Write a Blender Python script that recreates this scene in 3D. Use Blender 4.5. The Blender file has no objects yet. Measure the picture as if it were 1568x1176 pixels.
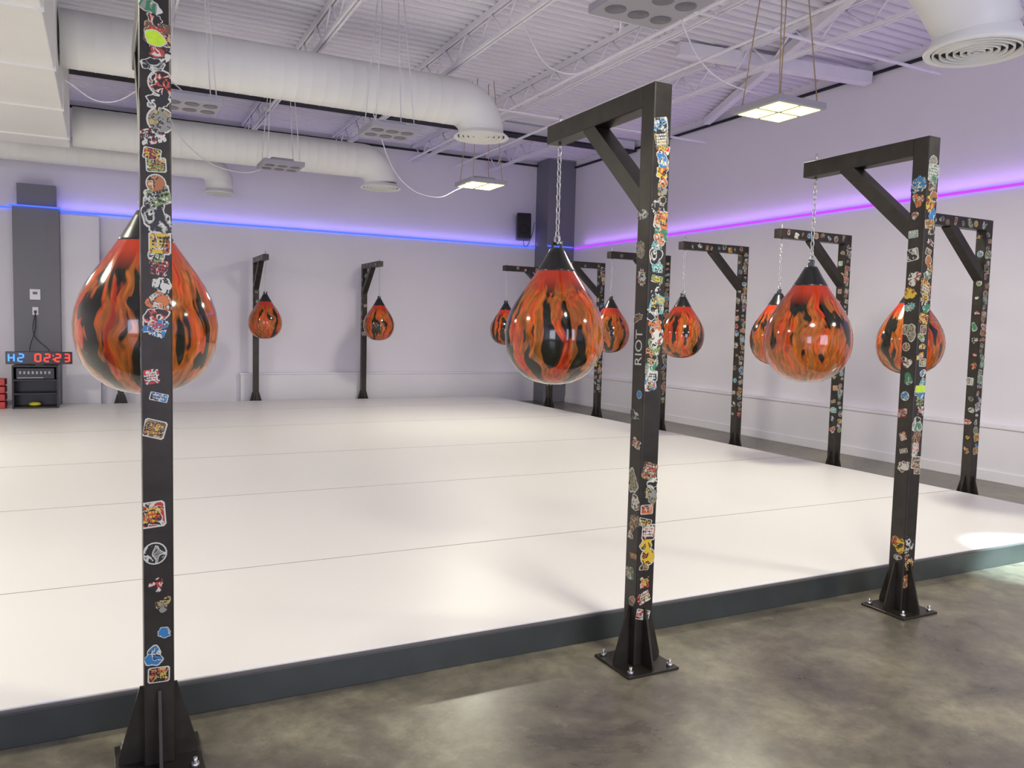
import bpy, bmesh, math, random
from mathutils import Vector, Matrix
random.seed(11)
S=bpy.context.scene
COL=S.collection
# ------------------------------------------------------------ materials
def newmat(n):
    m=bpy.data.materials.new(n); m.use_nodes=True
    nt=m.node_tree; b=nt.nodes['Principled BSDF']
    return m,nt,b
def simple(n,c,rough=.5,metal=0,var=.06,scale=6,bump=0,coat=0,spec=.5):
    m,nt,b=newmat(n)
    tc=nt.nodes.new('ShaderNodeTexCoord'); no=nt.nodes.new('ShaderNodeTexNoise')
    no.inputs['Scale'].default_value=scale; no.inputs['Detail'].default_value=5
    nt.links.new(tc.outputs['Object'],no.inputs['Vector'])
    mx=nt.nodes.new('ShaderNodeMix'); mx.data_type='RGBA'
    mx.inputs['A'].default_value=(*[max(0,v*(1-var)) for v in c],1)
    mx.inputs['B'].default_value=(*[min(1,v*(1+var)) for v in c],1)
    nt.links.new(no.outputs['Fac'],mx.inputs['Factor'])
    nt.links.new(mx.outputs['Result'],b.inputs['Base Color'])
    b.inputs['Roughness'].default_value=rough; b.inputs['Metallic'].default_value=metal
    b.inputs['Coat Weight'].default_value=coat; b.inputs['Specular IOR Level'].default_value=spec
    if bump:
        bp=nt.nodes.new('ShaderNodeBump'); bp.inputs['Strength'].default_value=bump; bp.inputs['Distance'].default_value=.01
        nt.links.new(no.outputs['Fac'],bp.inputs['Height']); nt.links.new(bp.outputs['Normal'],b.inputs['Normal'])
    return m
def emis(n,c,s):
    m,nt,b=newmat(n); b.inputs['Base Color'].default_value=(*[v*.3 for v in c],1)
    b.inputs['Emission Color'].default_value=(*c,1); b.inputs['Emission Strength'].default_value=s
    return m
M_wall=simple('wall_paint',(.745,.72,.79),.75,scale=.8,var=.03)
M_trim=simple('trim_paint',(.76,.74,.80),.5,scale=1)
M_gray=simple('gray_paint',(.17,.17,.20),.6,scale=2)
M_deck=simple('deck_paint',(.77,.75,.82),.6,scale=1)
M_joist=simple('joist_paint',(.81,.79,.85),.5)
M_duct=simple('duct_paint',(.80,.80,.775),.45,scale=2)
M_mat=simple('mat_vinyl',(.74,.725,.715),.40,scale=.7,var=.02)
M_seam=simple('seam_dark',(.10,.09,.09),.8)
M_fascia=simple('fascia_wood',(.032,.038,.036),.42,scale=9,var=.3)
M_steel=simple('raw_black_steel',(.036,.031,.026),.36,metal=.5,scale=14,var=.55)
M_black=simple('black_plastic',(.012,.012,.013),.35)
M_rubber=simple('black_rubber',(.01,.01,.01),.3,coat=.3)
M_chrome=simple('zinc_chain',(.55,.55,.55),.3,metal=.9)
M_fix=simple('fixture_housing',(.36,.35,.40),.5)
M_hole=simple('reflector_gray',(.16,.15,.18),.4)
M_rope=simple('rope_tan',(.45,.33,.16),.8)
M_cable=simple('cable_white',(.75,.73,.76),.5)
M_dark=simple('dark_gap',(.015,.015,.02),.8)
M_red=simple('red_plastic',(.45,.03,.03),.4)
M_screen=simple('clock_face',(.01,.01,.012),.2)
M_yel=simple('yellow_plastic',(.6,.55,.03),.4)
M_on=emis('lamp_diffuser_lit',(1,.98,.42),1.9)
M_hot=emis('lamp_led_board',(1,1,.78),6)
M_blueled=emis('led_blue',(.04,.10,1.0),2.0)
M_purpled=emis('led_purple',(.30,.03,1.0),2.0)
M_dred=emis('digit_red',(1,.03,.015),2.5)
M_dblue=emis('digit_blue',(.04,.2,1),2.5)
def concrete():
    m,nt,b=newmat('polished_concrete'); L=nt.links.new
    tc=nt.nodes.new('ShaderNodeTexCoord')
    n1=nt.nodes.new('ShaderNodeTexNoise'); n1.inputs['Scale'].default_value=1.5; n1.inputs['Detail'].default_value=10; n1.inputs['Roughness'].default_value=.66; n1.inputs['Distortion'].default_value=.3
    n2=nt.nodes.new('ShaderNodeTexNoise'); n2.inputs['Scale'].default_value=11; n2.inputs['Detail'].default_value=10; n2.inputs['Roughness'].default_value=.78
    L(tc.outputs['Object'],n1.inputs['Vector']); L(tc.outputs['Object'],n2.inputs['Vector'])
    r=nt.nodes.new('ShaderNodeValToRGB'); e=r.color_ramp.elements
    e[0].position=.32; e[0].color=(.062,.055,.048,1); e[1].position=.67; e[1].color=(.245,.225,.165,1)
    x=e.new(.5); x.color=(.142,.130,.100,1)
    L(n1.outputs['Fac'],r.inputs['Fac'])
    r2=nt.nodes.new('ShaderNodeValToRGB'); e=r2.color_ramp.elements
    e[0].position=.32; e[0].color=(.68,.67,.68,1); e[1].position=.66; e[1].color=(1.24,1.24,1.2,1)
    L(n2.outputs['Fac'],r2.inputs['Fac'])
    mx=nt.nodes.new('ShaderNodeMix'); mx.data_type='RGBA'; mx.blend_type='MULTIPLY'; mx.inputs['Factor'].default_value=1
    L(r.outputs['Color'],mx.inputs['A']); L(r2.outputs['Color'],mx.inputs['B'])
    n3=nt.nodes.new('ShaderNodeTexNoise'); n3.inputs['Scale'].default_value=5; n3.inputs['Detail'].default_value=12; n3.inputs['Roughness'].default_value=.85
    L(tc.outputs['Object'],n3.inputs['Vector'])
    r3=nt.nodes.new('ShaderNodeValToRGB'); e=r3.color_ramp.elements; e[0].position=.58; e[0].color=(0,0,0,1); e[1].position=.66; e[1].color=(.5,.5,.5,1)
    L(n3.outputs['Fac'],r3.inputs['Fac'])
    m3=nt.nodes.new('ShaderNodeMix'); m3.data_type='RGBA'; L(r3.outputs['Color'],m3.inputs['Factor']); L(mx.outputs['Result'],m3.inputs['A']); m3.inputs['B'].default_value=(.32,.30,.23,1)
    L(m3.outputs['Result'],b.inputs['Base Color'])
    rr=nt.nodes.new('ShaderNodeMapRange'); rr.inputs['To Min'].default_value=.18; rr.inputs['To Max'].default_value=.44
    L(n1.outputs['Fac'],rr.inputs['Value']); L(rr.outputs['Result'],b.inputs['Roughness'])
    return m
M_conc=concrete()
# bag marble : vertical streams of amber / orange / black running from cap to bottom
def bagmat():
    m,nt,b=newmat('marbled_bag_vinyl'); L=nt.links.new; N=nt.nodes.new
    tc=N('ShaderNodeTexCoord'); oi=N('ShaderNodeObjectInfo')
    sx=N('ShaderNodeSeparateXYZ'); L(tc.outputs['Object'],sx.inputs[0])
    c1=N('ShaderNodeCombineXYZ'); L(sx.outputs['X'],c1.inputs['X']); L(sx.outputs['Y'],c1.inputs['Y'])
    nr=N('ShaderNodeVectorMath'); nr.operation='NORMALIZE'; L(c1.outputs[0],nr.inputs[0])
    # blend of unit direction and real position keeps the poles from pinching
    s1=N('ShaderNodeVectorMath'); s1.operation='SCALE'; s1.inputs['Scale'].default_value=.17; L(nr.outputs[0],s1.inputs[0])
    s2=N('ShaderNodeVectorMath'); s2.operation='SCALE'; s2.inputs['Scale'].default_value=.40; L(c1.outputs[0],s2.inputs[0])
    sa=N('ShaderNodeVectorMath'); L(s1.outputs[0],sa.inputs[0]); L(s2.outputs[0],sa.inputs[1])
    zz=N('ShaderNodeMath'); zz.operation='MULTIPLY'; zz.inputs[1].default_value=.17; L(sx.outputs['Z'],zz.inputs[0])
    zc=N('ShaderNodeCombineXYZ'); L(zz.outputs[0],zc.inputs['Z'])
    sb=N('ShaderNodeVectorMath'); L(sa.outputs[0],sb.inputs[0]); L(zc.outputs[0],sb.inputs[1])
    cmb=N('ShaderNodeCombineXYZ'); mm=N('ShaderNodeMath'); mm.operation='MULTIPLY'; mm.inputs[1].default_value=23
    L(oi.outputs['Random'],mm.inputs[0]); L(mm.outputs[0],cmb.inputs['X']); L(mm.outputs[0],cmb.inputs['Z'])
    add=N('ShaderNodeVectorMath'); L(sb.outputs[0],add.inputs[0]); L(cmb.outputs[0],add.inputs[1])
    ad0=N('ShaderNodeVectorMath'); L(tc.outputs['Object'],ad0.inputs[0]); L(cmb.outputs[0],ad0.inputs[1])
    wn=N('ShaderNodeTexNoise'); wn.inputs['Scale'].default_value=5.5; wn.inputs['Detail'].default_value=1.5
    L(ad0.outputs[0],wn.inputs['Vector'])
    wm=N('ShaderNodeVectorMath'); wm.operation='MULTIPLY'; wm.inputs[1].default_value=(.15,.15,.03); L(wn.outputs['Color'],wm.inputs[0])
    ad2=N('ShaderNodeVectorMath'); L(add.outputs[0],ad2.inputs[0]); L(wm.outputs[0],ad2.inputs[1])
    def noise(s,d,off,rg=.5):
        a=N('ShaderNodeVectorMath'); a.inputs[1].default_value=(off,off*.7,off*.3); L(ad2.outputs[0],a.inputs[0])
        n=N('ShaderNodeTexNoise'); n.inputs['Scale'].default_value=s; n.inputs['Detail'].default_value=d; n.inputs['Roughness'].default_value=rg
        L(a.outputs[0],n.inputs['Vector']); return n
    nA=noise(11,2.2,0,.5); nB=noise(13,2,5,.5); nC=noise(48,2,9,.5)
    r=N('ShaderNodeValToRGB'); e=r.color_ramp.elements; r.color_ramp.interpolation='EASE'
    e[0].position=.36; e[0].color=(.46,.040,.010,1); e[1].position=.66; e[1].color=(.24,.085,.014,1)
    for p,c in ((.45,(.54,.085,.012)),(.52,(.30,.090,.012)),(.58,(.46,.110,.016))): x=e.new(p); x.color=(*c,1)
    L(nB.outputs['Fac'],r.inputs['Fac'])
    rf=N('ShaderNodeMapRange'); rf.inputs['From Min'].default_value=.35; rf.inputs['From Max'].default_value=.65; rf.inputs['To Min'].default_value=.6; rf.inputs['To Max'].default_value=1.3
    L(nC.outputs['Fac'],rf.inputs['Value'])
    mf=N('ShaderNodeVectorMath'); mf.operation='SCALE'; L(r.outputs['Color'],mf.inputs[0]); L(rf.outputs['Result'],mf.inputs['Scale'])
    r2=N('ShaderNodeValToRGB'); e=r2.color_ramp.elements; r2.color_ramp.interpolation='EASE'
    e[0].position=.53; e[0].color=(0,0,0,1); e[1].position=.565; e[1].color=(1,1,1,1)
    L(nA.outputs['Fac'],r2.inputs['Fac'])
    mx=N('ShaderNodeMix'); mx.data_type='RGBA'
    L(r2.outputs['Color'],mx.inputs['Factor']); L(mf.outputs[0],mx.inputs['A']); mx.inputs['B'].default_value=(.012,.012,.007,1)
    mr=N('ShaderNodeMapRange'); mr.inputs['From Min'].default_value=.47; mr.inputs['From Max'].default_value=.56
    L(sx.outputs['Z'],mr.inputs['Value'])
    m2=N('ShaderNodeMix'); m2.data_type='RGBA'; L(mr.outputs['Result'],m2.inputs['Factor'])
    L(mx.outputs['Result'],m2.inputs['A']); m2.inputs['B'].default_value=(.45,.035,.010,1)
    L(m2.outputs['Result'],b.inputs['Base Color'])
    b.inputs['Roughness'].default_value=.12; b.inputs['Coat Weight'].default_value=.4; b.inputs['Coat Roughness'].default_value=.015; b.inputs['Specular IOR Level'].default_value=.4
    return m
M_bag=bagmat()
# stickers
def stickmat(i,c1,c2,c3):
    m,nt,b=newmat('sticker_print_%d'%i); L=nt.links.new
    tc=nt.nodes.new('ShaderNodeTexCoord')
    n=nt.nodes.new('ShaderNodeTexNoise'); n.inputs['Scale'].default_value=26+i*2; n.inputs['Detail'].default_value=2; n.inputs['Distortion'].default_value=.8
    L(tc.outputs['Object'],n.inputs['Vector'])
    r=nt.nodes.new('ShaderNodeValToRGB'); r.color_ramp.interpolation='CONSTANT'; e=r.color_ramp.elements
    e[0].position=0; e[0].color=(*c1,1); e[1].position=.49; e[1].color=(*c2,1); x=e.new(.56); x.color=(*c3,1)
    x=e.new(.63); x.color=(*c1,1)
    L(n.outputs['Fac'],r.inputs['Fac']); L(r.outputs['Color'],b.inputs['Base Color']); b.inputs['Roughness'].default_value=.35
    return m
W=(.50,.50,.44);K=(.015,.015,.015);G=(.22,.22,.19)
STK=[stickmat(0,(.42,.025,.02),W,K),stickmat(1,K,W,G),stickmat(2,(.52,.36,.03),K,(.42,.08,.03)),stickmat(3,(.03,.16,.08),G,W),
 stickmat(4,(.03,.16,.36),W,K),stickmat(5,W,K,(.35,.05,.04)),stickmat(6,(.32,.12,.04),K,(.5,.38,.22)),stickmat(7,K,G,W),
 stickmat(8,(.12,.07,.045),(.42,.3,.15),K),stickmat(9,K,(.45,.36,.15),(.32,.03,.03)),stickmat(10,K,(.42,.05,.03),W),stickmat(11,(.17,.25,.08),K,W),
 stickmat(12,G,K,(.4,.3,.1)),stickmat(13,(.08,.30,.30),W,K),stickmat(14,(.50,.14,.03),K,W)]
M_sw=simple('sticker_border',(.50,.50,.44),.4)
M_lime=simple('sticker_lime',(.42,.62,.02),.4,scale=60,var=.25)
SM=STK+[M_sw,M_lime]; IW=len(STK); IL=IW+1
# ------------------------------------------------------------ mesh helpers
def link(me,name,mats,parent=None,loc=(0,0,0),smooth=False):
    o=bpy.data.objects.new(name,me); COL.objects.link(o); o.location=loc
    for m in mats:
        if me.materials.find(m.name)<0: me.materials.append(m)
    if parent: o.parent=parent
    if smooth:
        for p in me.polygons: p.use_smooth=True
    return o
def empty(name,loc):
    o=bpy.data.objects.new(name,None); COL.objects.link(o); o.location=loc; o.empty_display_size=.1; return o
def fin(bm,name,mats,parent=None,loc=(0,0,0),smooth=False):
    me=bpy.data.meshes.new(name); bm.normal_update(); bm.to_mesh(me); bm.free()
    return link(me,name,mats,parent,loc,smooth)
def bx(bm,a,b,mi=0,bev=0):
    a=Vector(a);b=Vector(b); c=(a+b)/2; s=b-a
    r=bmesh.ops.create_cube(bm,size=1,matrix=Matrix.Translation(c)@Matrix.Diagonal((abs(s.x),abs(s.y),abs(s.z),1)))
    fs={f for v in r['verts'] for f in v.link_faces}
    for f in fs: f.material_index=mi
    if bev:
        es=list({e for v in r['verts'] for e in v.link_edges})
        q=bmesh.ops.bevel(bm,geom=es,offset=bev,segments=2,affect='EDGES',profile=.5)
        for f in q['faces']: f.material_index=mi
    return r
def bar(bm,p,q,w,h,mi=0,up=Vector((0,0,1))):
    p=Vector(p);q=Vector(q); d=q-p; L=d.length; z=d.normalized()
    x=z.cross(up)
    if x.length<1e-3: x=z.cross(Vector((1,0,0)))
    x.normalize(); y=x.cross(z) 
    R=Matrix((x,y,z)).transposed().to_4x4()
    r=bmesh.ops.create_cube(bm,size=1,matrix=Matrix.Translation((p+q)/2)@R@Matrix.Diagonal((w,h,L,1)))
    for f in {f for v in r['verts'] for f in v.link_faces}: f.material_index=mi
def rod(bm,p,q,r,mi=0,seg=8,r2=None):
    p=Vector(p);q=Vector(q); d=q-p
    R=d.to_track_quat('Z','Y').to_matrix().to_4x4()
    x=bmesh.ops.create_cone(bm,cap_ends=True,segments=seg,radius1=r,radius2=r if r2 is None else r2,depth=d.length,matrix=Matrix.Translation((p+q)/2)@R)
    for f in {f for v in x['verts'] for f in v.link_faces}: f.material_index=mi; f.smooth=len(f.verts)==4
def lathe(bm,prof,seg=48,mi=0,c=(0,0,0),M=None):
    rings=[]
    def V(x,y,z):
        v=Vector((x,y,z)); v=M@v if M else v
        return bm.verts.new(v+Vector(c))
    for r,z in prof:
        if r<1e-5: rings.append([V(0,0,z)])
        else: rings.append([V(r*math.cos(2*math.pi*i/seg),r*math.sin(2*math.pi*i/seg),z) for i in range(seg)])
    for A,B in zip(rings,rings[1:]):
        for i in range(seg):
            j=(i+1)%seg
            if len(A)==1 and len(B)==1: continue
            if len(A)==1: f=bm.faces.new((A[0],B[j],B[i]))
            elif len(B)==1: f=bm.faces.new((A[i],A[j],B[0]))
            else: f=bm.faces.new((A[i],A[j],B[j],B[i]))
            f.material_index=mi; f.smooth=True
def tube(bm,pts,r,seg=16,mi=0,rs=None):
    pts=[Vector(p) for p in pts]; rings=[]
    t0=(pts[1]-pts[0]).normalized(); n=t0.cross(Vector((0,0,1)))
    if n.length<1e-3: n=t0.cross(Vector((1,0,0)))
    n.normalize()
    for i,p in enumerate(pts):
        t=(pts[min(i+1,len(pts)-1)]-pts[max(i-1,0)]).normalized()
        n=(n-t*n.dot(t)).normalized(); b=t.cross(n); rr=rs[i] if rs else r
        rings.append([bm.verts.new(p+rr*(math.cos(2*math.pi*k/seg)*n+math.sin(2*math.pi*k/seg)*b)) for k in range(seg)])
    for A,B in zip(rings,rings[1:]):
        for i in range(seg):
            j=(i+1)%seg; f=bm.faces.new((A[i],A[j],B[j],B[i])); f.material_index=mi; f.smooth=True
    for R in (rings[0][::-1],rings[-1]):
        f=bm.faces.new(R); f.material_index=mi
def torus(bm,c,R,r,ax='x',stretch=1.0,mi=0,S1=14,S2=6):
    grid=[]
    for i in range(S1):
        a=2*math.pi*i/S1; ring=[]
        for j in range(S2):
            b=2*math.pi*j/S2; u=(R+r*math.cos(b))*math.cos(a); z=(R+r*math.cos(b))*math.sin(a)*1.0; z+=math.copysign((stretch-1)*R,math.sin(a)) if abs(math.sin(a))>1e-6 else 0; w=r*math.sin(b)
            p=(u,w,z) if ax=='x' else (w,u,z)
            ring.append(bm.verts.new((c[0]+p[0],c[1]+p[1],c[2]+p[2])))
        grid.append(ring)
    for i in range(S1):
        for j in range(S2):
            f=bm.faces.new((grid[i][j],grid[(i+1)%S1][j],grid[(i+1)%S1][(j+1)%S2],grid[i][(j+1)%S2])); f.smooth=True; f.material_index=mi
# ------------------------------------------------------------ room shell
XL,XR,YF,YB,ZC=-5.0,8.4,-4.0,14.4,4.8
bm=bmesh.new(); bx(bm,(XL,YF,-.1),(XR,YB,0)); fin(bm,'floor',[M_conc])
bm=bmesh.new(); bx(bm,(XL,YB,-.1),(XR+.2,YB+.2,ZC+.2)); fin(bm,'wall_back',[M_wall])
bm=bmesh.new(); bx(bm,(XR,YF,-.1),(XR+.2,YB,ZC+.2)); fin(bm,'wall_right',[M_wall])
bm=bmesh.new(); bx(bm,(XL-.2,YF,-.1),(XL,YB+.2,ZC+.2)); fin(bm,'wall_left',[M_wall])
bm=bmesh.new()
bx(bm,(XL-.2,YF-.2,-.1),(XR+.2,YF,.4)); bx(bm,(XL-.2,YF-.2,3.2),(XR+.2,YF,ZC+.2))
for x in (-5.0,-1.8,1.4,4.6,8.0): bx(bm,(x-.2,YF-.2,.4),(x+.4,YF,3.2))
fin(bm,'wall_front',[M_wall])
bm=bmesh.new(); pitch=.15; y=YF; prof=[]
while y<YB:
    prof+= [(y,ZC),(y+.05,ZC),(y+.065,ZC+.04),(y+.125,ZC+.04),(y+.14,ZC)]; y+=pitch
va=[bm.verts.new((XL,a,z)) for a,z in prof]; vb=[bm.verts.new((XR,a,z)) for a,z in prof]
for i in range(len(prof)-1): bm.faces.new((va[i],vb[i],vb[i+1],va[i+1]))
bx(bm,(XL,YF,ZC+.05),(XR,YB,ZC+.15))
fin(bm,'ceiling',[M_deck])
bm=bmesh.new(); bx(bm,(2.07,YB-.1,0),(7.78,YB,.56)); bx(bm,(2.05,YB-.115,.56),(7.78,YB,.59),0,.004); fin(bm,'trim_1',[M_trim])
bm=bmesh.new(); bx(bm,(XR-.1,YF,0),(XR,YB-.5,.56)); bx(bm,(XR-.115,YF,.56),(XR,YB-.5,.59),0,.004); fin(bm,'trim_2',[M_trim])
bm=bmesh.new(); bx(bm,(XR-.115,YF,0),(XR-.1,YB-.5,.11),0,.003); fin(bm,'baseboard_right',[M_trim])
bm=bmesh.new(); bx(bm,(XL,YB-.02,0),(2.05,YB,.1),0,.003); fin(bm,'baseboard_back',[M_trim])
bm=bmesh.new(); bx(bm,(XR-.04,YF,4.66),(XR,YB-.01,4.69)); fin(bm,'wall_top_gap_right',[M_dark])  # dark strip, its colour stands in for shade in the wall-top gap
bm=bmesh.new(); bx(bm,(XL,YB-.05,4.70),(XR-.06,YB,4.73)); fin(bm,'wall_top_gap_back',[M_dark])  # same dark strip for the shaded gap above the back wall
bm=bmesh.new(); bx(bm,(7.78,13.9,0),(XR,YB,4.78),0,.004); fin(bm,'corner_column',[M_gray])
bm=bmesh.new(); bx(bm,(-1.21,14.1,0),(-.60,YB,3.1),0,.004); bx(bm,(-1.15,14.15,3.1),(-.64,YB,3.45),0); fin(bm,'wall_pilaster',[M_gray])
bm=bmesh.new(); bx(bm,(-.60,14.25,0),(-.06,YB,3.05),0,.01); fin(bm,'wall_pilaster.001',[M_trim])
# led strips
bm=bmesh.new(); bx(bm,(-.59,YB-.03,3.09),(7.77,YB-.005,3.112)); fin(bm,'led_strip_light',[M_blueled])
bm=bmesh.new(); bx(bm,(-1.24,14.065,3.10),(-.575,14.09,3.122)); bx(bm,(-.595,14.09,3.10),(-.575,YB-.04,3.122)); fin(bm,'led_strip_light',[M_blueled])
bm=bmesh.new(); bx(bm,(XL+.02,YB-.03,3.09),(-1.23,YB-.005,3.112)); fin(bm,'led_strip_light',[M_blueled])
bm=bmesh.new(); bx(bm,(7.78,13.865,3.085),(XR-.04,13.885,3.108)); fin(bm,'led_strip_light',[M_blueled])
bm=bmesh.new(); bx(bm,(XR-.03,YF+.02,3.07),(XR-.005,13.85,3.096)); fin(bm,'led_strip_light',[M_purpled])
# ------------------------------------------------------------ platform
PX0,PX1,PY0,PY1=-4.9,6.75,3.15,13.95
bm=bmesh.new()
bx(bm,(PX0,PY0+.02,0),(PX1-.02,PY1,.125),1)
bx(bm,(PX0,PY0,0.0),(PX1,PY0+.035,.124),1,.003)
bx(bm,(PX1-.035,PY0+.035,0),(PX1,PY1,.124),1,.003)
ys=[PY0+.012,4.5,6.42,8.3,10.6,12.6,PY1]
for k,(a,b) in enumerate(zip(ys,ys[1:])):
    g=.0036+.0016*k
    bx(bm,(PX0,a+g,.1255),(PX1-.010,b-g-.001,.14),0,.0015)
for i,yv in enumerate(ys[1:-1]): g=.005+.002*i; bx(bm,(PX0,yv-g,.126),(PX1-.012,yv+g,.1388),2)
bx(bm,(PX0,PY0+.004,.124),(PX1-.004,PY0+.014,.134),2)  # dark strip painted in as the thin shadow line under the mat edge
fin(bm,'training_mat_platform',[M_mat,M_fascia,M_seam])
# ------------------------------------------------------------ bag stands
T=.092
def sticker(bm,c,u,v,n,size,k,cu,mi=None,kind=None,rot=None):
    kind=random.random() if kind is None else kind; N=None; rad=[]
    if kind<.14: N=18; rad=[1]*N
    elif kind<.55:
        N=26; ph=random.random()*6; a1,a2,a3=random.uniform(.08,.25),random.uniform(.05,.22),random.uniform(.0,.14)
        rad=[1+a1*math.sin(2*a/N*6.28+ph)+a2*math.sin(3*a/N*6.28+2*ph)+a3*math.sin(7*a/N*6.28+ph) for a in range(N)]
    elif kind<.60: N=20; rad=[1 if i%2 else .75 for i in range(N)]
    rot=random.uniform(-.4,.4) if rot is None else rot
    asp=random.uniform(.6,1.35) if N is None or kind>.14 else 1
    def place(P,off,mat):
        vs=[]
        for a,b in P:
            a2=a*math.cos(rot)-b*math.sin(rot); b2=a*math.sin(rot)+b*math.cos(rot)
            a2=max(-.0452-cu,min(.0452-cu,a2))
            vs.append(bm.verts.new(c+u*a2+v*b2+n*off))
        f=bm.faces.new(vs); f.material_index=mat
    def poly(s,off,mat):
        if N: P=[(math.cos(2*math.pi*i/N)*rad[i]*s,math.sin(2*math.pi*i/N)*rad[i]*s*asp) for i in range(N)]
        else:
            w,h=s,s*asp*.8; c_=.2*min(w,h); P=[(w-c_,-h),(w,-h+c_),(w,h-c_),(w-c_,h),(-w+c_,h),(-w,h-c_),(-w,-h+c_),(-w+c_,-h)]
        place(P,off,mat)
    base=.0004+k*.00003
    st=random.randrange(len(STK)) if mi is None else mi
    if random.random()<.5: poly(size,base,IW); poly(size*.88,base+.0003,st)
    else: poly(size,base+.0002,st)
    if kind>.60 and mi is None:
        m2=random.choice((IW,1,0,2))
        z=-.45*size*asp
        while z<.45*size*asp:
            x=-.7*size
            while x<.6*size:
                w=random.uniform(.12,.28)*size
                place([(x,z),(x+w,z),(x+w,z+.22*size),(x,z+.22*size)],base+.0005,m2); x+=w+.07*size
            z+=.34*size
def add_stickers(bm,origin,axis,u,n,zones,smin=.018,smax=.040):
    k=0
    for z0,z1,step in zones:
        z=z0
        while z<z1:
            cu=random.uniform(-.018,.018)
            sticker(bm,origin+axis*z+u*cu,u,axis,n,random.uniform(smin,smax),k,cu); k+=1
            z+=step*random.uniform(.7,1.3)
def stand(x,y,dr,arm,H,zonesY,zonesX,armst=False,lime=(),big=(.018,.040)):
    dr=Vector(dr); root=empty('punching_bag_stand',(x,y,0))
    bm=bmesh.new(); h=T/2
    bx(bm,(-h,-h,.01),(h,h,H),0,.006)
    side=Vector((-dr.y,dr.x,0))
    p=dr*(h-.002); q=dr*arm
    A=p-side*h; B=q+side*h
    lo=(min(A.x,B.x),min(A.y,B.y),H-T); hi=(max(A.x,B.x),max(A.y,B.y),H)
    bx(bm,lo,hi,0,.006)
    bar(bm,dr*(h-.02)+Vector((0,0,H-.50)),dr*(.50)+Vector((0,0,H-T+.02)),T*.93,T*.8,0,up=side.cross(dr) )
    s=.135; bx(bm,(-s,-s,0),(s,s,.012),0,.002)
    for d in ((1,0),(-1,0),(0,1),(0,-1)):
        d=Vector((*d,0)); e=Vector((-d.y,d.x,0))*.005
        P=[d*h+Vector((0,0,.012)),d*(s-.012)+Vector((0,0,.012)),d*(s-.012)+Vector((0,0,.035)),d*(h+.012)+Vector((0,0,.27)),d*h+Vector((0,0,.27))]
        f1=[bm.verts.new(v+e) for v in P]; f2=[bm.verts.new(v-e) for v in P]
        bm.faces.new(f1); bm.faces.new(f2[::-1])
        for i in range(5): j=(i+1)%5; bm.faces.new((f1[i],f2[i],f2[j],f1[j]))
    for sx in (-1,1):
        for sy in (-1,1):
            rod(bm,(sx*.105,sy*.105,.012),(sx*.105,sy*.105,.024),.014,1,6); rod(bm,(sx*.105,sy*.105,.02),(sx*.105,sy*.105,.042),.007,1,8)
    e=dr*(arm-.06)
    rod(bm,e+Vector((0,0,H)),e+Vector((0,0,H+.05)),.006,1); rod(bm,e+Vector((0,0,H)),e+Vector((0,0,H+.014)),.014,1,6)
    rod(bm,e+Vector((0,0,H-T-.03)),e+Vector((0,0,H-T)),.007,1)
    bmesh.ops.recalc_face_normals(bm,faces=bm.faces)
    fin(bm,'frame',[M_steel,M_chrome],root)
    bm=bmesh.new(); Z=Vector((0,0,1))
    add_stickers(bm,Vector((0,-h,0)),Z,Vector((1,0,0)),Vector((0,-1,0)),zonesY,*big)
    add_stickers(bm,Vector((-h,0,0)),Z,Vector((0,-1,0)),Vector((-1,0,0)),zonesX)
    for zl,sl,kd in lime: sticker(bm,Vector((0,-h,zl)),Vector((1,0,0)),Z,Vector((0,-1,0)),sl,90,0,IL,kd,0)
    if armst:
        if abs(dr.x)>.5: add_stickers(bm,Vector((0,-h,H-h)),dr,Z,Vector((0,-1,0)),[(.08,arm-.05,armst)],.018,.034)
        else: add_stickers(bm,Vector((-h,0,H-h)),dr,Z,Vector((-1,0,0)),[(.08,arm-.05,armst)],.018,.034)
    fin(bm,'stickers',SM,root)
    return root
def bagmeshes():
    bm=bmesh.new()
    prof=[(0,0),(.05,.003),(.10,.014),(.15,.037),(.195,.073),(.228,.118),(.250,.17),(.260,.225),(.262,.275),(.254,.33),(.238,.38),(.213,.43),(.182,.48),(.150,.525),(.118,.57),(.095,.605),(.083,.625)]
    lathe(bm,prof,64)
    me1=bpy.data.meshes.new('shell'); bm.normal_update(); bm.to_mesh(me1); bm.free(); me1.materials.append(M_bag)
    bm=bmesh.new()
    lathe(bm,[(.1015,.590),(.1025,.595),(.098,.605),(.070,.65),(.048,.69),(.036,.712),(.022,.716),(0,.716)],40)
    for s in (-1,1): bx(bm,(s*.022-.006,-.018,.70),(s*.022+.006,.018,.755),0,.004)
    me2=bpy.data.meshes.new('cap'); bm.normal_update(); bm.to_mesh(me2); bm.free(); me2.materials.append(M_rubber)
    bm=bmesh.new()
    rod(bm,(-.034,0,.742),(.034,0,.742),.007,0)
    z=.775; top=1.245; i=0; n=15; pitch=(top-z)/n
    torus(bm,(0,0,.757),.020,.006,'x',1.25)
    for i in range(n): torus(bm,(0,0,z+pitch*(i+.5)),.0098,.0033,'y' if i%2==0 else 'x',1.8)
    me3=bpy.data.meshes.new('chain'); bm.normal_update(); bm.to_mesh(me3); bm.free(); me3.materials.append(M_chrome)
    return me1,me2,me3
BM=bagmeshes()
def bag(x,y,top,rz):
    r=empty('teardrop_punching_bag',(x,y,top-1.245-.0)); 
    for me in BM:
        o=bpy.data.objects.new(me.name,me); COL.objects.link(o); o.parent=r; o.rotation_euler=(0,0,rz if me.name!='chain' else rz*.3)
H=2.545
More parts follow.
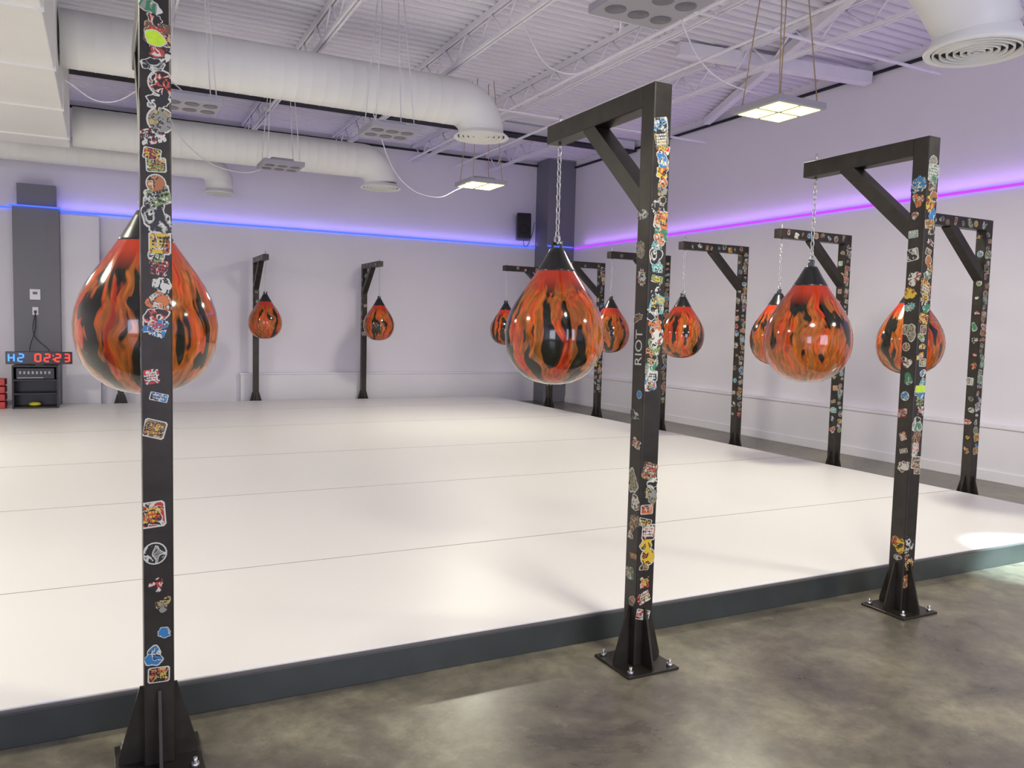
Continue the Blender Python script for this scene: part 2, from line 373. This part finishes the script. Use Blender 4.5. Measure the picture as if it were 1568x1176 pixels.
fr=[(.15,2.86,3.46,[(.32,.66,.075),(.73,.89,.1),(1.14,1.36,.085),(1.47,2.50,.046)],[(1.0,2.3,.2)],[(2.37,.036,.4)]),
    (2.12,2.86,3.68,[(.24,.47,.06),(.5,.9,.05),(1.26,2.42,.046)],[(.3,.5,.12),(.5,.85,.08),(1.0,1.3,.1),(1.55,2.1,.16)],[]),
    (3.88,2.86,3.60,[(.17,.38,.09),(.78,2.45,.046)],[(.3,.4,.1),(.8,2.4,.10)],[(1.22,.04,.9)])]
for i,(x,y,by,zy,zx,lm) in enumerate(fr):
    rt=stand(x,y,(0,1,0),by-y+.06,H,zy,zx,False,lm,(.022,.043)); bag(x,by,H-T-.01,random.uniform(0,6.28))
    if i==1:
        cu=bpy.data.curves.new('sticker_text','FONT'); cu.body='RIOT'; cu.size=.07; cu.align_x='CENTER'; cu.align_y='CENTER'; cu.extrude=.0003; cu.materials.append(M_sw)
        o=bpy.data.objects.new('sticker_text',cu); COL.objects.link(o); o.parent=rt; o.location=(-T/2-.001,0,1.42)
        o.rotation_euler=Matrix(((0,0,-1),(0,1,0),(1,0,0))).to_euler()
for x,y in ((6.88,4.46),(6.86,5.93),(6.88,7.44),(6.93,9.0),(6.98,10.7),(6.98,12.25)):
    stand(x,y,(-1,0,0),.95,H-.02,[(.5,2.45,.06)],[(.5,2.45,.12)],armst=.09 if y<8 else .2); bag(x-.89,y,H-.02-T-.01,random.uniform(0,6.28))
for x,y in ((.22,14.13),(2.29,14.13),(4.17,14.13)):
    stand(x,y,(0,-1,0),.95,H,[(1.3,2.4,.22)],[(1.3,2.4,.16)],armst=.25); bag(x,y-.89,H-T-.01,random.uniform(0,6.28))
# ------------------------------------------------------------ joists (open web)
def joist(x,y0,y1,zb=4.46,zt=4.77):
    bm=bmesh.new()
    for s in (-.022,.022):
        bx(bm,(x+s-.013,y0,zb),(x+s+.013,y1,zb+.035)); bx(bm,(x+s-.013,y0,zt-.03),(x+s+.013,y1,zt+.03))
    y=y0; d=.32; up=True
    while y<y1-d:
        rod(bm,(x,y,zb+.02 if up else zt),(x,y+d,zt if up else zb+.02),.011,0,6); up=not up; y+=d
    fin(bm,'roof_joist',[M_joist])
for x in (-3.9,-2.4,-.85,.62,2.12,3.65,5.15,6.65): joist(x,YF+.02,YB-.06)
bm=bmesh.new(); bx(bm,(XL+.02,11.85,4.62),(XR-.06,11.98,4.79)); bx(bm,(XL+.02,11.78,4.60),(XR-.06,12.05,4.63),1)
fin(bm,'roof_beam',[M_joist,M_dark])
bm=bmesh.new()
bar(bm,(5.9,7.6,4.72),(8.35,7.0,4.62),.14,.14); bar(bm,(6.2,5.2,4.72),(8.3,9.9,4.72),.09,.1)
fin(bm,'roof_brace',[M_joist])
# ------------------------------------------------------------ ducts
def duct(y,z,r,x0,x1,zg,name='spiral_air_duct'):
    root=empty(name,(x1,y,z)); bm=bmesh.new()
    bend=r*1.25; pts=[]; rs=[]
    n=int((x1-bend-x0)/.14)
    L=[x0+(x1-bend-x0)*i/n for i in range(n+1)]
    for i,xx in enumerate(L):
        if 0<i<n: 
            for dx,rr in ((-.010,r),(-.004,r*1.008),(.004,r*1.008),(.010,r)): pts.append((xx+dx-x1,0,0)); rs.append(rr)
        else: pts.append((xx-x1,0,0)); rs.append(r)
    for k in range(1,9):
        a=math.pi/2*k/8; pts.append((-bend+bend*math.sin(a),0,-bend+bend*math.cos(a))); rs.append(r*(1.004 if k%2 else 1))
    zb=zg-z
    if pts[-1][2]>zb+.08: pts.append((0,0,zb+.05)); rs.append(r)
    tube(bm,pts,r,32,0,rs)
    lathe(bm,[(r*.98,.05),(r*1.22,.0),(r*1.25,-.015),(r*1.18,-.02),(r*1.08,.0),(r*1.0,.012),(r*.95,-.02),(r*.88,-.005),(r*.8,.012),(r*.74,-.02),(r*.66,-.005),(r*.58,.012),(r*.5,-.02),(r*.42,-.005),(r*.35,.012),(r*.26,-.02),(r*.18,-.005),(0,-.005)],40,0,(0,0,zb))
    for rr in (1.04,.84,.62,.39):
        lathe(bm,[((rr+.04)*r,.004),((rr-.06)*r,.004)],40,1,(0,0,zb))
    fin(bm,'duct_body',[M_duct,M_dark],root); return root
duct(8.86,4.10,.265,-.34,4.02,3.74)
duct(12.0,3.93,.25,-.34,3.78,3.56)
duct(13.4,3.86,.20,-3.0,1.62,3.46)
root=empty('spiral_air_duct',(4.86,3.28,3.28)); root.scale=(.90,.90,.90); bm=bmesh.new()
P2=[(-2.6,.1,.85),(-1.2,.05,.80),(-.85,.02,.72),(-.55,0,.58),(-.27,0,.40),(-.08,0,.24),(0,0,.12)]
tube(bm,P2,.27,36,0,[.27]*6+[.28])
lathe(bm,[(.26,.14),(.30,.05),(.335,.005),(.33,-.01),(.30,-.012),(.285,.0)],56,0)
for k in range(6):
    r0=.278-k*.044; lathe(bm,[(r0,.02),(r0-.003,-.012),(r0-.010,-.014),(r0-.013,.012)],56,0)
lathe(bm,[(.29,.016),(.0,.016)],56,1)
lathe(bm,[(.02,-.01),(0,-.01)],20,0)
fin(bm,'duct_body',[M_duct,M_dark],root)
bm=bmesh.new(); bx(bm,(-1.25,2.0,3.58),(-.36,11.6,4.44),0,.01)
for yv in (3.5,5,6.5,8,9.5,11): bx(bm,(-1.265,yv-.015,3.565),(-.345,yv+.015,4.45),0)
fin(bm,'rectangular_duct_trunk',[M_duct])
# ------------------------------------------------------------ lamps
LAMPC=(1,.955,.77)
def fixture(x,y,z,lit,s=.27,w=15):
    root=empty('high_bay_light',(x,y,z))
    bm=bmesh.new()
    bx(bm,(-s,-s,0),(s,s,.055),0,.006); bx(bm,(-s*.55,-s*.55,.055),(s*.55,s*.55,.10),0,.01)
    if lit:
        for a in (-1,1):
            for b in (-1,1):
                bx(bm,(a*s*.47-s*.4,b*s*.47-s*.4,-.006),(a*s*.47+s*.4,b*s*.47+s*.4,.002),1)
                bx(bm,(a*s*.47-s*.24,b*s*.47-s*.24,-.009),(a*s*.47+s*.24,b*s*.47+s*.24,-.004),3)
    else:
        for a in (-1,0,1):
            for b in (-.5,.5):
                lathe(bm,[(.06,.0),(.064,-.004),(.056,-.005),(.05,-.001),(0,-.0008)],20,2,(a*s*.62,b*s*.9,0))
    fin(bm,'housing',[M_fix,M_on,M_hole,M_hot],root)
    bm=bmesh.new(); top=4.76-z
    for a in (-1,1):
        for b in (-1,1):
            rod(bm,(a*s*.8,b*s*.8,.05),(a*s*.8*.55,b*s*.3,top),.005,0,6)
    fin(bm,'suspension_rope',[M_rope if lit else M_cable],root)
    if lit:
        l=bpy.data.lights.new('lamp','AREA'); l.energy=w; l.size=s*1.8; l.color=LAMPC
        o=bpy.data.objects.new('lamp',l); COL.objects.link(o); o.parent=root; o.location=(0,0,-.02)
fixture(5.15,5.22,3.38,True,w=78); fixture(4.55,10.0,3.38,True,w=92)
for p in ((2.6,8.0),(2.0,10.5),(.72,8.0)): fixture(*p,3.42,False,.25)
fixture(2.93,4.05,3.42,False,.27)
fixture(2.2,1.2,3.4,True,w=80); fixture(5.6,.6,3.4,True,w=80); fixture(-1.9,4.3,3.4,True,w=95); fixture(-2.6,9.0,3.4,True,w=125)  # unseen lit fixtures, added as fill for the room
# ------------------------------------------------------------ cables & conduits
def cable(name,pts,r=.008,mat=M_cable):
    cu=bpy.data.curves.new(name,'CURVE'); cu.dimensions='3D'; cu.bevel_depth=r; cu.bevel_resolution=2
    s=cu.splines.new('BEZIER'); s.bezier_points.add(len(pts)-1)
    for b,p in zip(s.bezier_points,pts): b.co=p; b.handle_left_type=b.handle_right_type='AUTO'
    o=bpy.data.objects.new(name,cu); COL.objects.link(o); cu.materials.append(mat)
cable('hanging_cable',[(4.6,10.0,3.5),(4.2,9.9,3.3),(3.7,9.6,3.1),(3.2,9.4,3.25),(2.9,9.3,3.75),(2.7,9.3,4.4)],.006)
cable('hanging_cable',[(5.1,5.3,3.5),(4.7,5.6,3.75),(4.3,5.7,4.3),(4.0,5.8,4.5)],.007)
cable('hanging_cable',[(5.2,4.9,4.6),(4.8,4.3,3.95),(4.4,4.2,4.0),(4.1,4.2,4.6)],.007)
cable('hanging_cable',[(2.9,4.2,3.5),(3.3,4.9,3.9),(3.6,5.4,3.8),(3.65,5.8,4.45)],.006)
cable('hanging_cable',[(2.0,10.5,3.52),(1.6,11,3.4),(1.0,11.3,3.7),(.62,11.4,4.45)],.006)
cable('hanging_cable',[(.72,8.0,3.5),(.5,8.3,3.7),(.0,8.6,3.5),(-.3,8.6,3.65)],.006)
cable('hanging_cable',[(3.65,7.2,4.5),(4.0,7.0,4.0),(4.5,6.6,4.15),(5.15,6.2,4.5)],.007)
cable('hanging_cable',[(3.7,4.6,4.5),(4.1,4.9,4.1),(4.6,5.2,4.2),(5.1,5.6,4.5)],.007)
cable('conduit_pipe',[(4.9,-2,4.42),(4.9,5,4.42),(4.9,13.9,4.42)],.02,M_joist)
cable('conduit_pipe',[(1.2,9.9,4.40),(4,9.9,4.40),(8.3,9.9,4.40)],.018,M_joist)
cable('conduit_pipe',[(.0,6.0,4.41),(4,6.0,4.41),(8.3,6.0,4.41)],.018,M_joist)
cable('conduit_pipe',[(5.8,3.0,4.42),(5.8,8,4.42),(5.8,13.9,4.42)],.02,M_joist)
# ------------------------------------------------------------ speaker
root=empty('wall_speaker',(7.35,14.1,3.45)); root.rotation_euler=(math.radians(-8),0,math.radians(-20))
bm=bmesh.new(); bx(bm,(-.14,-.13,-.25),(.14,.13,.25),0,.025)
RX=Matrix.Rotation(math.radians(90),3,'X')
for zz,r in ((-.08,.10),(.14,.04)): lathe(bm,[(0,-.008),(r*.5,-.002),(r,.004),(r*1.1,.0)],24,1,(0,-.131,zz),RX)
fin(bm,'cabinet',[M_black,M_dark],root)
bm=bmesh.new(); rod(bm,(0,.1,0),(.0,.27,.03),.02); bx(bm,(-.05,.24,-.05),(.05,.28,.12)); fin(bm,'bracket',[M_black],root)
cable('speaker_cable',[(7.4,14.2,3.3),(7.55,14.36,3.1),(7.68,14.38,3.3),(7.75,14.38,3.6)],.006,M_black)
# ------------------------------------------------------------ equipment rack / timer
root=empty('equipment_rack',(-.9,13.6,.14)); bm=bmesh.new()
w,dp,h=.28,.2,.62
for z in (.0,.2,.40,.6): bx(bm,(-w,-dp,z),(w,dp,z+.022),0,.003)
for a in (-1,1): bx(bm,(a*w-.012,-dp,0),(a*w+.012,dp,h),0,.002)
bx(bm,(-w,dp-.015,0),(w,dp,h),0)
bx(bm,(-.24,-dp+.01,.425),(.24,dp-.03,.585),0,.006)
for k in range(8): bx(bm,(-.2+k*.052,-dp+.002,.50),(-.175+k*.052,-dp+.012,.54),2)
bx(bm,(-.22,-dp+.004,.44),(.1,-dp+.012,.452),2)
lathe(bm,[(0,0),(.06,.008),(.085,.03),(.05,.055),(0,.06)],20,1,(-.02,-.05,.022))
fin(bm,'shelving',[M_black,M_yel,M_fix],root)
def seg7(bm,x,z,w,h,ch,mi,y=-.031):
    t=.020; sg={'0':'abcdef','1':'bc','2':'abged','3':'abgcd','H':'bcefg','8':'abcdefg'}[ch]
    D={'a':((x+t,z+h-t),(x+w-t,z+h)),'d':((x+t,z),(x+w-t,z+t)),'g':((x+t,z+h/2-t/2),(x+w-t,z+h/2+t/2)),
       'f':((x,z+h/2),(x+t,z+h-t/2)),'b':((x+w-t,z+h/2),(x+w,z+h-t/2)),'e':((x,z+t/2),(x+t,z+h/2)),'c':((x+w-t,z+t/2),(x+w,z+h/2))}
    for s in sg:
        a,b=D[s]; bx(bm,(a[0],y,a[1]),(b[0],y+.004,b[1]),mi)
root=empty('interval_timer_clock',(-.85,13.5,.87)); bm=bmesh.new()
bx(bm,(-.42,-.028,-.09),(.42,.028,.09),0,.005)
for i,ch in enumerate('H2'): seg7(bm,-.39+.115*i,-.06,.085,.125,ch,1)
for i,ch in enumerate('0223'): seg7(bm,-.06+.115*i+(.02 if i>1 else 0),-.06,.085,.125,ch,2)
for zz in (-.03,.025): bx(bm,(.168,-.031,zz),(.183,-.027,zz+.018),2)
bx(bm,(-.05,-.02,-.11),(.05,.02,-.09),0)
fin(bm,'display',[M_screen,M_dblue,M_dred],root)
bm=bmesh.new()
for k in range(4): bx(bm,(-.2,-.15,.0+k*.11),(.2,.15,.095+k*.11),0,.012); bx(bm,(-.1,-.16,.03+k*.11),(.1,-.148,.055+k*.11),1)
fin(bm,'stacked_red_crates',[M_red,M_black],None,(-1.48,13.6,.141))
bm=bmesh.new(); bx(bm,(-.07,-.02,-.08),(.07,0,.08),0,.006); bx(bm,(-.03,-.026,-.0),(.03,-.018,.04),1,.003); fin(bm,'thermostat',[M_trim,M_gray],None,(-.93,14.099,1.80))
bm=bmesh.new(); bx(bm,(-.04,-.012,-.06),(.04,0,.06),0,.004); bx(bm,(-.018,-.03,-.03),(.018,-.01,.01),1,.003); fin(bm,'wall_outlet',[M_trim,M_black],None,(-.93,14.099,1.55))
cable('power_cord',[(-.93,14.07,1.54),(-.95,14.03,1.2),(-.75,13.98,.95),(-.7,13.85,.8)],.006,M_black)
cable('power_cord',[(-.93,14.07,1.54),(-.93,14.05,1.3),(-1.0,13.98,1.0),(-1.0,13.85,.8)],.006,M_black)
# ------------------------------------------------------------ extra lights
def area(n,loc,rot,sx,sy,e,c):
    l=bpy.data.lights.new(n,'AREA'); l.shape='RECTANGLE'; l.size=sx; l.size_y=sy; l.energy=e; l.color=c
    o=bpy.data.objects.new(n,l); COL.objects.link(o); o.location=loc; o.rotation_euler=rot; return o
for i,x in enumerate((-3.3,3.1)):
    area('rear_opening_fill',(x,YF-.25,1.8),(math.radians(90),0,0),2.6,2.7,180,(.80,.81,1))  # area lamps added outside the unseen rear openings as cool fill
area('led_wash_back',(3.3,YB-.09,3.13),(math.radians(180-12),0,0),9,.03,9,(.28,.2,1))
area('led_wash_right',(XR-.09,5,3.12),(math.radians(180),math.radians(12),0),.03,17,17,(.48,.2,1))
root=empty('added_door_glare_spot',(7.4,-.4,4.3)); bm=bmesh.new()  # added spot and can, standing in for sunlight through a door
aim=(Vector((5.50,2.80,.14))-Vector((7.4,-.4,4.3))).normalized()
rod(bm,-aim*.22,-aim*.03,.07,0,20); rod(bm,-aim*.22,Vector((0,0,.46)),.012,0,8); fin(bm,'added_spot_can',[M_black],root)
sp=bpy.data.lights.new('door_glare_lamp','SPOT'); sp.energy=12000; sp.spot_size=math.radians(10); sp.spot_blend=.8; sp.color=(.75,.97,1); sp.shadow_soft_size=.04
o=bpy.data.objects.new('door_glare_lamp',sp); COL.objects.link(o); o.parent=root; o.rotation_euler=aim.to_track_quat('-Z','Y').to_euler()
w=bpy.data.worlds.new('world'); S.world=w; w.use_nodes=True; w.node_tree.nodes['Background'].inputs[0].default_value=(.75,.75,1,1); w.node_tree.nodes['Background'].inputs[1].default_value=.9
# ------------------------------------------------------------ camera
f=1226.
d1=Vector((-624,-104,f)).normalized(); d2=Vector((2416,-28,f)).normalized(); d2=(d2-d1*d1.dot(d2)).normalized()
up=d1.cross(d2); 
if up.y>0: up=-up
R=Matrix(((d2.x,-d2.y,-d2.z),(d1.x,-d1.y,-d1.z),(up.x,-up.y,-up.z)))
cd=bpy.data.cameras.new('camera'); cam=bpy.data.objects.new('camera',cd); COL.objects.link(cam)
cam.matrix_world=Matrix.Translation((0,0,1.5))@R.to_4x4(); cd.sensor_width=36; cd.lens=36*f/1568; cd.clip_start=.05
S.camera=cam
S.view_settings.view_transform='Standard'; S.view_settings.exposure=0
